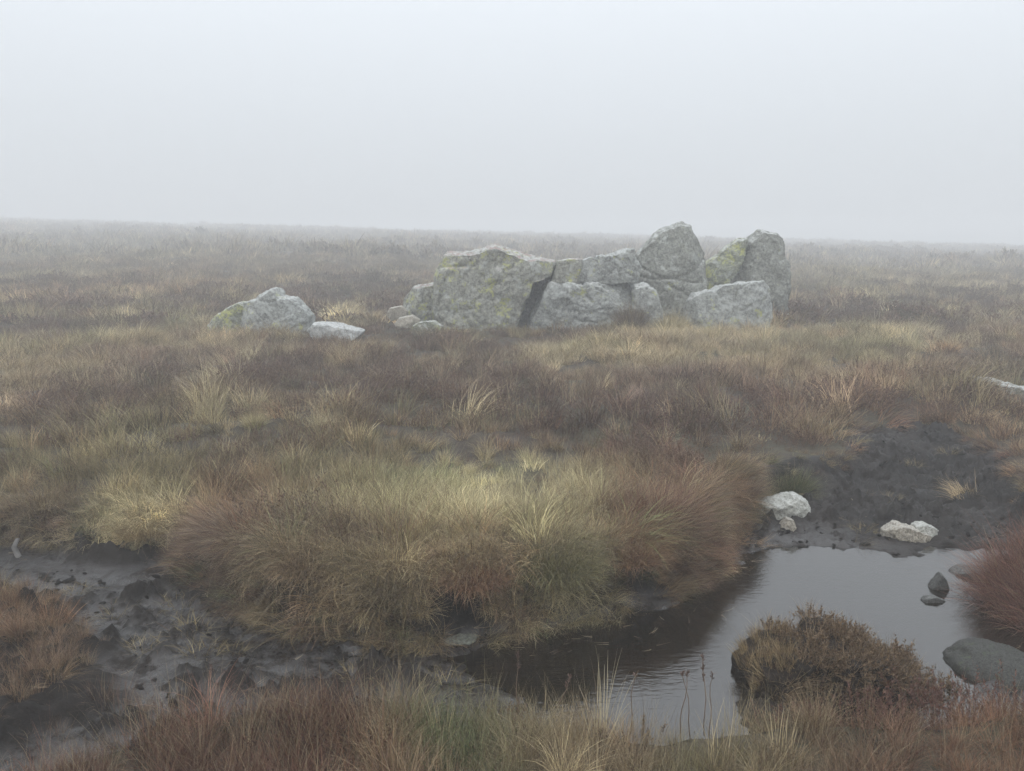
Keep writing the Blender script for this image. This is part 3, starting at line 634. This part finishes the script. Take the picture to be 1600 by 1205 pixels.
def drape():
    n = 60000; x = RNG.uniform(-4.6, 2.2, n); y = RNG.uniform(3.6, 6.0, n); ld = lowdist(x, y)
    k = (ld > -.09) & (ld < .16) & clear_rocks(x, y) & (RNG.uniform(0, 1, n) < np.where(x > -1.7, .62, .22)*(.6 + .8*fbm(x*3, y*3, o=2, seed=91)))
    x, y, ld = x[k], y[k], ld[k]; n = len(x); e = .05
    gx = -(lowdist(x+e, y)-lowdist(x-e, y)); gy = -(lowdist(x, y+e)-lowdist(x, y-e)); gl = np.hypot(gx, gy)+1e-6; gx, gy = gx/gl, gy/gl
    sw = fbm(x*2.2, y*2.2, o=2, seed=92)*1.3; gx, gy = gx*np.cos(sw)-gy*np.sin(sw), gx*np.sin(sw)+gy*np.cos(sw)
    col, kd = growth(x, y); kd[:] = 'comb'
    ang = np.interp(ld, [-.09, .0, .16], [1.0, .65, .25])*RNG.uniform(.5, 1.2, n); yw = np.arctan2(gy, gx) + RNG.normal(0, .45, n)
    s = RNG.uniform(.5, 1.05, n)*np.interp(ld, [-.09, .16], [.5, 1])*np.exp(RNG.normal(0, .15, n))
    idx = np.array([KIND[q][0] + RNG.integers(0, KIND[q][1]) for q in kd])
    col = col*np.exp(RNG.normal(0, .3, (n, 1))); tag(instancer('hanging_grass', np.stack([x, y, height(x, y)-.01], 1), eulers(gx, gy, ang, yw), np.stack([s, s, s], 1), idx, col, SETS[0]), 'long grass hanging over the edge of the peat bank', kind='stuff')
    print('drape', n)
drape()
def mound_grass():
    n = 9000; x = RNG.uniform(-4.2, -1.0, n); y = RNG.uniform(2.6, 5.2, n); m = poly_sd(x, y, MOUND); gp = fbm(x*2.2, y*2.2, o=3, seed=66)
    k = (m < .04) & (lowdist(x, y) < .02) & (RNG.uniform(0, 1, n) < np.interp(m, [-.6, -.25, .04], [.8, .5, .08])*(1 - .9*sstep(.0, .25, gp))*np.interp(y, [3.6, 4.2], [.4, 1])); x, y, m = x[k], y[k], m[k]; n = len(x)
    col, kd = growth(x, y); kd[:] = 'fine'; kd[RNG.uniform(0, 1, n) < .3] = 'arch'; kd[RNG.uniform(0, 1, n) < .2] = 'short'
    w_ = sstep(4.1, 4.5, y)[:, None]; col = col*.35 + .65*(np.array(RUSSET)*w_*1.1 + np.array((.17, .11, .065))*(1-w_)); ra = RNG.uniform(0, 6.28, n)
    s = RNG.uniform(.35, .75, n)*np.interp(m, [-.5, 0], [1, .6])
    idx = np.array([KIND[q][0] + RNG.integers(0, KIND[q][1]) for q in kd])
    tag(instancer('mound_grass', np.stack([x, y, height(x, y)-.01], 1), eulers(np.cos(ra), np.sin(ra), np.abs(RNG.normal(0, .3, n)), ra*3), np.stack([s, s, s], 1), idx, col, SETS[0]), 'rusty grass on the low mound at the left of the mud', kind='stuff')
mound_grass()
scatter('moor_grass', 'brown and straw moor grass between the pool and the boulders', 6.2, 17, 62, 1, 1.08)
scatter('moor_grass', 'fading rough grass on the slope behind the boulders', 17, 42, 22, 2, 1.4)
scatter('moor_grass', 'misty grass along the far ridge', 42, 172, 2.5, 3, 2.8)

# ------------------------------------------------------------ peat lumps on the mud
def clods():
    coll = bpy.data.collections.new('peat_lump')
    for i in range(5):
        bm = bmesh.new(); bmesh.ops.create_icosphere(bm, subdivisions=2, radius=.5)
        for v in bm.verts:
            c = v.co; f = 1 + .5*float(fbm(np.array([c.x*2.2+i*7]), np.array([c.y*2.2]), np.array([c.z*2.2]), 3, 900+i)[0])*1.4; v.co = Vector((c.x*f, c.y*f*.8, c.z*f*.5))
        me = bpy.data.meshes.new('peat_lump'); bm.to_mesh(me); bm.free(); me.materials.append(M_peat)
        coll.objects.link(bpy.data.objects.new('peat_lump', me))
    n = 8000; y = np.sqrt(RNG.uniform(2.9**2, 8.5**2, n)); x = RNG.uniform(-.75, .7, n)*y
    ld = lowdist(x, y); cl = fbm(x*1.9, y*2.8, o=3, seed=37); z = height(x, y)
    k = (ld < 0) & (z > WL-.004) & (RNG.uniform(0, 1, n) < .03 + .9*sstep(.05, .3, cl)) & clear_rocks(x, y)
    x, y, z = x[k], y[k], z[k]; n = len(x); s = np.exp(RNG.normal(-4.0, .45, n))
    o = instancer('peat_crumbs', np.stack([x, y, z], 1), np.stack([RNG.uniform(-.4, .4, n), RNG.uniform(-.4, .4, n), RNG.uniform(0, 6.3, n)], 1), np.stack([s*1.3, s, s], 1), RNG.integers(0, 5, n), np.ones((n, 3)), coll)
    tag(o, 'loose lumps and crumbs of wet peat on the mud', kind='stuff')
clods()

# ------------------------------------------------------------ tussocks that stand out
def tussock(px, py, wpx, hm, col, label, group, n=700, wid=.003, droop=.9, zz=None, y_fix=None, stemf=.1, name='grass_tussock', cat='grass tussock', seed=0, tilt=(.85, .3)):
    x, y = at_g(px, py) if y_fix is None else (at_y(px, py, y_fix)[0], y_fix)
    z = hz(x, y) if zz is None else zz
    r = wpx/F*y/2*.9; g = R(1000+seed)
    if y > 9: hm *= 1.2
    if wid < .0045: wid *= .62; n = int(n*1.9)
    if 'bank' in group or 'banks' in group:
        parts = [blades(int(n*.65), r*.8, (hm*.5, hm*1.1), tilt, (.5, droop+.2), wid, 5, g, az=-1.45, azr=.75), blades(int(n*.45), r*.7, (hm*.5, hm*1.05), (.6, .35), (.1, droop), wid, 5, g), blades(int(n*.06), r*.5, (hm*.8, hm*1.3), (.4, .25), (.0, .7), wid*.8, 5, g, dead=.5)]
    else: parts = [blades(n, r*.42, (hm*.6, hm*1.15), tilt, (.2, droop), wid, 5, g), blades(int(n*stemf), r*.3, (hm*.9, hm*1.5), (.45, .25), (.0, .6), wid*.7, 5, g, dead=.6)]
    me = blade_mesh(name, parts, mat_grass(name, col)); o = link(name, me); o.location = (x, y, z-.02)
    tag(o, label, cat, group); return o
_mg = mat_grass
def mat_grass(name, col=None, **k): return _mg(name, None if col is None else tuple(c*1.25 for c in col), **k)
TG = 'tussocks standing out of the moor'
tussock(985, 522, 66, .50, (.085, .062, .038), 'dark upright rush tussock in front of the narrow shard of the outcrop', TG, 1500, .006, .5, seed=1, tilt=(.5, .25))
tussock(1045, 524, 76, .42, (.25, .21, .11), 'pale arching tussock between the dark rush tussock and the square-shouldered boulder', TG, 1200, .006, 1.2, seed=2)
tussock(1112, 540, 90, .38, (.25, .205, .11), 'pale spreading tussock before the low square-shouldered boulder', TG, 1100, .006, 1.2, seed=3)
tussock(1482, 553, 58, .26, (.27, .17, .085), 'orange straw tussock with a few upright pale stems on the right slope', TG, 700, .006, .8, seed=4, stemf=.06)
tussock(1425, 545, 90, .20, (.26, .24, .13), 'low yellowish grass cushion left of the orange straw tussock', TG, 900, .006, 1.2, seed=5)
tussock(548, 502, 80, .36, (.27, .21, .12), 'straw tussock behind the flat white slab', TG, 900, .006, 1.2, seed=6)
tussock(130, 592, 90, .30, (.27, .22, .14), 'bleached tussock at the far left of the slope, nearer the middle', TG, 800, .005, .8, seed=7)
tussock(40, 605, 90, .28, (.25, .20, .13), 'bleached tussock close to the left edge of the slope', TG, 800, .005, .9, seed=8)
tussock(505, 672, 60, .22, (.36, .31, .19), 'small pale straw tussock alone on the brown slope left of centre', TG, 380, .004, .8, seed=9)
tussock(398, 668, 60, .2, (.27, .23, .13), 'small straw tussock left of the pale one on the brown slope', TG, 350, .004, .8, seed=29)
BG = 'tussocks along the peat banks of the pool'
tussock(228, 838, 120, .20, (.27, .20, .105), 'straw-coloured tussock spilling over the low left bank', BG, 900, .003, 1.3, seed=10)
tussock(395, 845, 120, .22, (.20, .098, .055), 'rusty red tussock at the left corner of the big grassy bank', BG, 1500, .003, 1.4, seed=11)
tussock(480, 895, 130, .20, (.17, .12, .07), 'brown drooping tussock at the front left of the big grassy bank', BG, 1400, .003, 1.5, seed=12)
tussock(610, 915, 150, .21, (.12, .095, .055), 'dark olive tussock over the hollow in the front of the big bank', BG, 1500, .003, 1.6, seed=13)
tussock(740, 912, 150, .21, (.17, .095, .055), 'reddish tussock drooping towards the flat greenish stone', BG, 1500, .003, 1.6, seed=14)
tussock(865, 890, 190, .26, (.135, .125, .06), 'broad green-brown tussock raking right over the pool edge', BG, 1900, .003, 1.5, seed=15)
tussock(978, 872, 140, .22, (.18, .105, .06), 'russet tussock over the water at the right end of the big bank', BG, 1500, .003, 1.5, seed=16)
tussock(1020, 808, 190, .30, (.15, .082, .058), 'tall red-brown tussock fanning out on the right shoulder of the big bank', BG, 2200, .003, 1.1, seed=17)
tussock(950, 795, 160, .26, (.15, .10, .065), 'tall brown tussock behind the green-brown one on the big bank', BG, 1400, .003, 1.0, seed=18)
tussock(1228, 772, 110, .26, (.075, .085, .04), 'dark green rushy tussock just behind the large whitish stone', BG, 1100, .0035, .7, seed=19)
tussock(1150, 775, 90, .22, (.11, .075, .055), 'small brown tussock left of the dark green one', BG, 700, .0035, .8, seed=20)
MG = 'small tufts growing alone in the mud'
MW = ['nearest the left corner of the big grassy bank', 'middle of the left flat', 'lower middle of the left flat', 'beside the rusty mound on the left', 'on the left flat, furthest right',
      'under the front of the big grassy bank', 'at the left tip of the open water', 'left of the tip of the open water', 'at the far shore between the pale stones', 'at the back of the trampled peat', 'at the back left of the trampled peat',
      'above the buff stone on the trampled peat', 'at the right of the trampled peat', 'above the rusty mound by the left bank', 'just above the right end of the rusty mound']
mt = None
for k, (px, py, s) in enumerate([(275, 948, 1), (298, 985, 1.2), (318, 1022, 1.1), (225, 1012, .9), (365, 1018, .8), (470, 985, .9), (700, 1075, 1.1), (560, 1060, .9), (1350, 832, 1), (1480, 712, 1), (1425, 735, .9), (1395, 780, .8), (1505, 770, .9), (120, 925, .9), (180, 960, 1)]):
    if mt is None:
        mt = link('grass_tuft', blade_mesh('grass_tuft', [blades(90, .07, (.05, .12), (.9, .4), (.2, 1.4), .0022, 4, R(1500))], mat_grass('mud_tuft', (.12, .095, .05)))); o = mt
    else: o = mt.copy(); C.objects.link(o)
    x, y = at_g(px, py); o.location = (x, y, hz(x, y)-.005); o.rotation_euler = (0, 0, k*1.3); o.scale = (s*1.2, s*1.2, s*.8)
    tag(o, 'small brownish grass tuft in the mud, ' + MW[k], 'grass tuft', MG)

# ------------------------------------------------------------ peat hummocks with a grown top
def cover(body, root, name, n, makers, mat, nz=.25, seed=0, xr=None, zmin=None, yfront=None, out=.5, dz=-.01, label=None, hfun=None):
    me = body.data; nv = len(me.vertices); co = np.empty(nv*3, np.float32); me.vertices.foreach_get('co', co); co = co.reshape(-1, 3)
    nr = np.empty(nv*3, np.float32); me.vertices.foreach_get('normal', nr); nr = nr.reshape(-1, 3)
    g = R(seed); ok = np.where(nr[:, 2] > nz)[0]
    if xr: ok = ok[(co[ok, 0] > xr[0]) & (co[ok, 0] < xr[1])]
    if zmin is not None: ok = ok[co[ok, 2] > zmin*co[:, 2].max()]
    if yfront is not None: ok = ok[co[ok, 1] < yfront]
    pick = g.choice(ok, n); src = [m() for m in makers]; parts = []
    off = np.array(body.location)
    for i in pick:
        V, f, br, hh = src[g.integers(0, len(src))]
        a = g.uniform(0, 6.28); s = g.uniform(.65, 1.2)*(hfun(co[i]) if hfun else 1); ca, sa = math.cos(a), math.sin(a)
        W = np.stack([V[:, 0]*ca - V[:, 1]*sa, V[:, 0]*sa + V[:, 1]*ca, V[:, 2]], 1)*s
        nn = nr[i]*out + np.array([0, 0, 1-out]) + g.normal(0, .12, 3); nn /= np.linalg.norm(nn); q = Vector((0, 0, 1)).rotation_difference(Vector(nn)).to_matrix()
        W = W @ np.array(q).T + co[i] + off + np.array([0, 0, dz]); parts.append((W, f, br, hh))
    o = link(name, blade_mesh(name, parts, mat), root); o['kind'] = 'stuff'
    if label: o['label'] = label
    return o
def hummock(loc, label, group=None):
    o = bpy.data.objects.new('peat_hummock', None); C.objects.link(o); o.location = loc; o.empty_display_size = .2; return tag(o, label, 'peat hummock', group)
hy_ = 3.36; hx_, hzz = at_y(1330, 1130, hy_)
hm = hummock((hx_, hy_, WL), 'overhanging dark peat hummock topped with heather at the near side of the pool', 'peat hummocks at the pool')
bd = rock('peat', [(1148, 1180), (1180, 1140), (1186, 1100), (1176, 1082), (1162, 1070), (1159, 1045), (1174, 1025), (1215, 1006), (1290, 998), (1350, 1006), (1400, 1045), (1470, 1078), (1540, 1100), (1610, 1120), (1620, 1190)], hy_, .42, mat_peat('hummock_peat', base=(.022, .016, .012), wet=.1),
          None, seed=40, voxel=.009, facets=0, parent=hm, rough=.045, sink=.1, front=.94)
wx0 = at_y(1215, 1010, hy_)[0] - hx_ - bd.location.x; wx1 = at_y(1420, 1040, hy_)[0] - hx_ - bd.location.x
cover(bd, hm, 'yellow_grass', 150, [lambda: blades(26, .02, (.05, .11), (.35, .3), (.1, .8), .0018, 4, R(1601)), lambda: blades(26, .02, (.05, .12), (.4, .3), (.1, .6), .0018, 4, R(1602))], mat_grass('hummock_grass', (.17, .125, .065)), seed=1600, xr=(-9, wx0+.10), nz=.1)
cover(bd, hm, 'heather', 620, [lambda: heather(7, .02, (.05, .105), R(1611), per=20), lambda: heather(7, .025, (.05, .11), R(1612), per=20), lambda: heather(6, .02, (.04, .09), R(1613), per=20)], mat_grass('hummock_heather', (.115, .080, .048)), seed=1610, xr=(wx0+.06, 9), nz=-.95, zmin=.3, out=.45)
cover(bd, hm, 'dead_grass', 420, [lambda: blades(16, .03, (.05, .13), (.5, .4), (.1, 1.3), .0016, 4, R(1621)), lambda: blades(12, .03, (.06, .16), (.4, .4), (.0, .9), .0016, 4, R(1622))], mat_grass('hummock_dead_grass', (.18, .13, .08)), seed=1620, xr=(wx0-.02, 9), nz=-.6, zmin=.45)
ry_ = 4.02; rx_, rz_ = at_y(1640, 1000, ry_)
hr = hummock((rx_, ry_, WL), 'tall peat hummock with long red-brown grass at the right edge of the pool', 'peat hummocks at the pool')
bd2 = rock('peat', [(1570, 1012), (1576, 985), (1572, 955), (1584, 925), (1612, 900), (1670, 886), (1800, 890), (1810, 1012)], ry_, .75, mat_peat('right_hummock_peat', base=(.022, .017, .014), wet=.15),
           None, seed=41, voxel=.012, facets=0, parent=hr, rough=.035, sink=.06, front=.92)
cover(bd2, hr, 'red_grass', 1200, [lambda: blades(24, .03, (.18, .36), (.35, .3), (.2, 1.0), .0022, 5, R(1701)), lambda: blades(24, .03, (.18, .40), (.45, .3), (.3, 1.3), .0022, 5, R(1702))], mat_grass('right_hummock_grass', (.135, .068, .050)), seed=1700, nz=-.95, yfront=.15, zmin=.2, out=.5)
cover(bd2, hr, 'straw_grass', 60, [lambda: blades(14, .03, (.12, .24), (.5, .3), (.4, 1.4), .0022, 5, R(1711))], mat_grass('right_hummock_straw', (.24, .17, .09)), seed=1710, nz=-.95, yfront=.1, zmin=.3, out=.7)
hl_ = at_y(1170, 1150, 3.12)
hm3 = hummock((hl_[0], 3.12, WL), 'low black peat lump at the water edge left of the overhanging hummock', 'peat hummocks at the pool')
rock('peat', [(1120, 1180), (1138, 1140), (1160, 1118), (1200, 1108), (1260, 1115), (1300, 1140), (1310, 1190)], 3.1, .3, mat_peat('lump_peat', base=(.022, .017, .014), wet=.1), None, seed=42, voxel=.009, facets=0, parent=hm3, rough=.05, sink=.08)

# ------------------------------------------------------------ dry stalks with seed heads, bleached clump, sprigs by the near edge
M_stalk = mat_plain('dry_stalk', (.16, .11, .075)); M_head = mat_plain('dry_seed_head', (.10, .06, .045))
def tube(pts, r0, r1, k=5):
    P = np.array(pts, float); n = len(P); V = []
    for i in range(n):
        t = P[min(i+1, n-1)] - P[max(i-1, 0)]; t /= np.linalg.norm(t); a = np.cross(t, [0.3, 1, .2]); a /= np.linalg.norm(a); b = np.cross(t, a); r = r0 + (r1-r0)*i/(n-1)
        for j in range(k): V.append(P[i] + r*(a*math.cos(6.283*j/k) + b*math.sin(6.283*j/k)))
    Fs = [(i*k+j, i*k+(j+1) % k, (i+1)*k+(j+1) % k, (i+1)*k+j) for i in range(n-1) for j in range(k)]
    return np.array(V), np.array(Fs)
def stalk(px, ptop, pbase, Y, lean, heads, label, seed):
    x0, z0 = at_y(px, pbase, Y); x1, z1 = at_y(px + lean, ptop, Y); h = z1-z0; g = R(1800+seed)
    root = bpy.data.objects.new('seed_stalk', None); C.objects.link(root); root.location = (x0, Y, z0); root.empty_display_size = .05
    tag(root, label, 'dry plant', 'dry seed stalks at the near edge of the pool')
    pts = [((x1-x0)*t**1.6 + .004*math.sin(9*t+seed), .01*math.sin(5*t+seed), h*t) for t in np.linspace(0, 1, 7)]
    V, f = tube(pts, .0022, .0011); link('stem', np_mesh('stem', V, f, [M_stalk]), root)
    for k in range(heads):
        t = 1 - .13*k; p = np.array(pts[-1])*t; m = []
        V = []; Fs = []
        for q in range(16):
            d = g.normal(0, 1, 3); d[2] = abs(d[2]) + .6; d /= np.linalg.norm(d); b = p + np.array([0, 0, g.uniform(-.012, .010)]); sd = np.cross(d, g.normal(0, 1, 3)); sd /= np.linalg.norm(sd)
            o_ = len(V); V += [b-sd*.0018, b+sd*.0018, b+d*.013+sd*.0012, b+d*.013-sd*.0012]; Fs.append((o_, o_+1, o_+2, o_+3))
        link('seed_head', np_mesh('seed_head', V, Fs, [M_head], False), root)
stalk(1062, 1052, 1160, 2.75, 12, 1, 'tallest left-leaning seed stalk before the open water', 1)
stalk(1078, 1055, 1160, 2.8, -10, 1, 'seed stalk leaning left beside the tallest one', 2)
stalk(1100, 1030, 1150, 2.78, 0, 3, 'straight seed stalk with three clusters standing against the water', 3)
stalk(1108, 1058, 1150, 2.8, 5, 1, 'short seed stalk just right of the straight three-cluster one', 4)
stalk(985, 1055, 1150, 2.75, 6, 1, 'thin seed stalk right of the bleached grass clump', 5)
stalk(808, 1022, 1150, 2.78, 0, 2, 'seed stalk rising alone left of the bleached grass clump', 6)
stalk(862, 1060, 1150, 2.75, 28, 2, 'bent seed stalk leaning right towards the bleached grass clump', 7)
stalk(1300, 1100, 1180, 2.7, -8, 1, 'reddish seed stalk in front of the overhanging peat hummock', 8)
def clump(px, Y, hm_, col, n, label, name='grass_clump', r=.04, wid=.0028, seed=0, tilt=(.18, .12), curve=(0, .5)):
    x = at_y(px, 1150, Y)[0]; z = hz(x, Y)
    o = link(name, blade_mesh(name, [blades(n, r, (hm_*.55, hm_*1.1), tilt, curve, wid, 6, R(1900+seed))], mat_grass(name, col, vary=.2))); o.location = (x, Y, z-.01)
    return tag(o, label, 'grass clump', 'bleached grass clumps of the foreground')
clump(938, 2.72, .36, (.46, .40, .27), 26, 'tall bleached grass clump rising against the pool at the bottom centre', seed=1)
clump(1225, 2.6, .20, (.42, .35, .22), 34, 'short straw clump in front of the overhanging peat hummock', seed=2)
clump(1120, 2.55, .26, (.42, .35, .22), 16, 'few pale blades below the dry seed stalks', seed=3)
clump(690, 2.7, .22, (.36, .30, .17), 26, 'yellowish grass clump at the bottom left of centre', seed=4)
for k, (px, Y, lab) in enumerate([(1000, 2.78, 'small dark heather sprig right of the tall bleached clump'), (790, 2.8, 'small dark heather sprig left of the tall bleached clump')]):
    x = at_y(px, 1150, Y)[0]; o = link('heather_sprig', blade_mesh('heather_sprig', [heather(26, .06, (.10, .19), R(1950+k), per=26)], mat_grass('sprig', (.085, .055, .035)))); o.location = (x, Y, hz(x, Y)-.01)
    tag(o, lab, 'heather', 'heather sprigs of the foreground')
for k, (px, Y, sz, lab) in enumerate([(1345, 3.05, .17, 'dark red heather bush under the right half of the overhanging hummock'), (1440, 3.1, .20, 'reddish heather bush filling the gap between the hummock and the dark boulder'),
                              (1530, 2.98, .27, 'red heather bush in front of the rounded dark boulder'), (1600, 2.95, .29, 'heather bush in the bottom right corner'), (1250, 3.0, .12, 'low dark heather bush below the left half of the overhanging hummock')]):
    x = at_y(px, 1150, Y)[0]; o = link('heather_bush', blade_mesh('heather_bush', [heather(95, .17, (sz*.6, sz*1.1), R(1980+k), per=24, leaf=.011), blades(60, .15, (sz*.7, sz*1.4), (.5, .3), (0, .8), .0018, 4, R(1990+k))], mat_grass('bush', (.095, .05, .038)))); o.location = (x, Y, max(hz(x, Y), WL+.03)-.01)
    tag(o, lab, 'heather', 'heather bushes at the near right edge')
# dead stems and leaves lying on the wet edge and afloat
def litter():
    n = 9000; x = RNG.uniform(-3.6, 3.4, n); y = RNG.uniform(3.2, 6.4, n); sw = poly_sd(x, y, WAT); ld = lowdist(x, y); h = height(x, y); cl = fbm(x*2.4, y*2.4, o=3, seed=888)
    k = (ld < .02) & (RNG.uniform(0, 1, n) < np.where(sw > -.04, .05 + .30*sstep(-.25, 0, ld), .3*sstep(.1, .35, cl)*sstep(-.3, -.02, sw) + .25*sstep(-.55, -.1, ld)*(x < 1.6)))
    x, y, h = x[k], y[k], h[k]; n = len(x)
    coll = variants('dead_stem', [lambda i=i: [blades(3, .02, (.03, .11), (.2, .4), (-.3, .8), .0018, 4, R(2100+i))] for i in range(4)])
    col = np.array([(.20, .15, .10), (.10, .07, .05), (.34, .28, .19)])[RNG.integers(0, 3, n)]; a = RNG.uniform(0, 6.28, n)
    tag(instancer('dead_grass_litter', np.stack([x, y, np.maximum(h, WL)+.004], 1), eulers(np.cos(a), np.sin(a), RNG.uniform(1.42, 1.56, n), a*5), np.full((n, 3), 1.)*RNG.uniform(.6, 1.2, (n, 1)), RNG.integers(0, 4, n), col, coll), 'dead stems lying on the wet mud and floating at the pool edge', kind='stuff')
litter()
# old root showing in the left bank
x, y = at_g(28, 868); V, f = tube([(0, 0, -.08), (.01, -.01, 0), (-.005, -.02, .06), (.012, -.01, .11)], .022, .012, 9)
V += .006*np.stack([fbm(V[:, 0]*60, V[:, 2]*25, o=2, seed=k) for k in (1, 2, 3)], 1)
o = link('bog_wood', np_mesh('bog_wood', V, f, [mat_plain('bleached_wood', (.2, .19, .18))])); o.location = (x, y, hz(x, y)); tag(o, 'broken bleached wood stump sticking out of the left peat bank', 'wood')

# ------------------------------------------------------------ haze
HZ = (-150, 150, -25, 180)
top = max(5.9, crest[0] + 1.9)
bm = bmesh.new(); bmesh.ops.create_cube(bm, size=1)
zlo = float(min(Zf.min(), WL)) - 1
for v in bm.verts:
    v.co = Vector((v.co.x*350, 110 + v.co.y*320, zlo + (v.co.z+.5)*(top-zlo)))
me = bpy.data.meshes.new('haze'); bm.to_mesh(me); bm.free()
T = NT('haze_air'); pv = T.n('VolumePrincipled'); pv.inputs['Color'].default_value = (.972, .983, 1, 1); pv.inputs['Density'].default_value = .0126; pv.inputs['Anisotropy'].default_value = .2
T.l(pv.outputs[0], T.o.inputs['Volume']); me.materials.append(T.m)
hzo = tag(link('haze', me), 'even pale hill fog over the whole moor', kind='stuff')
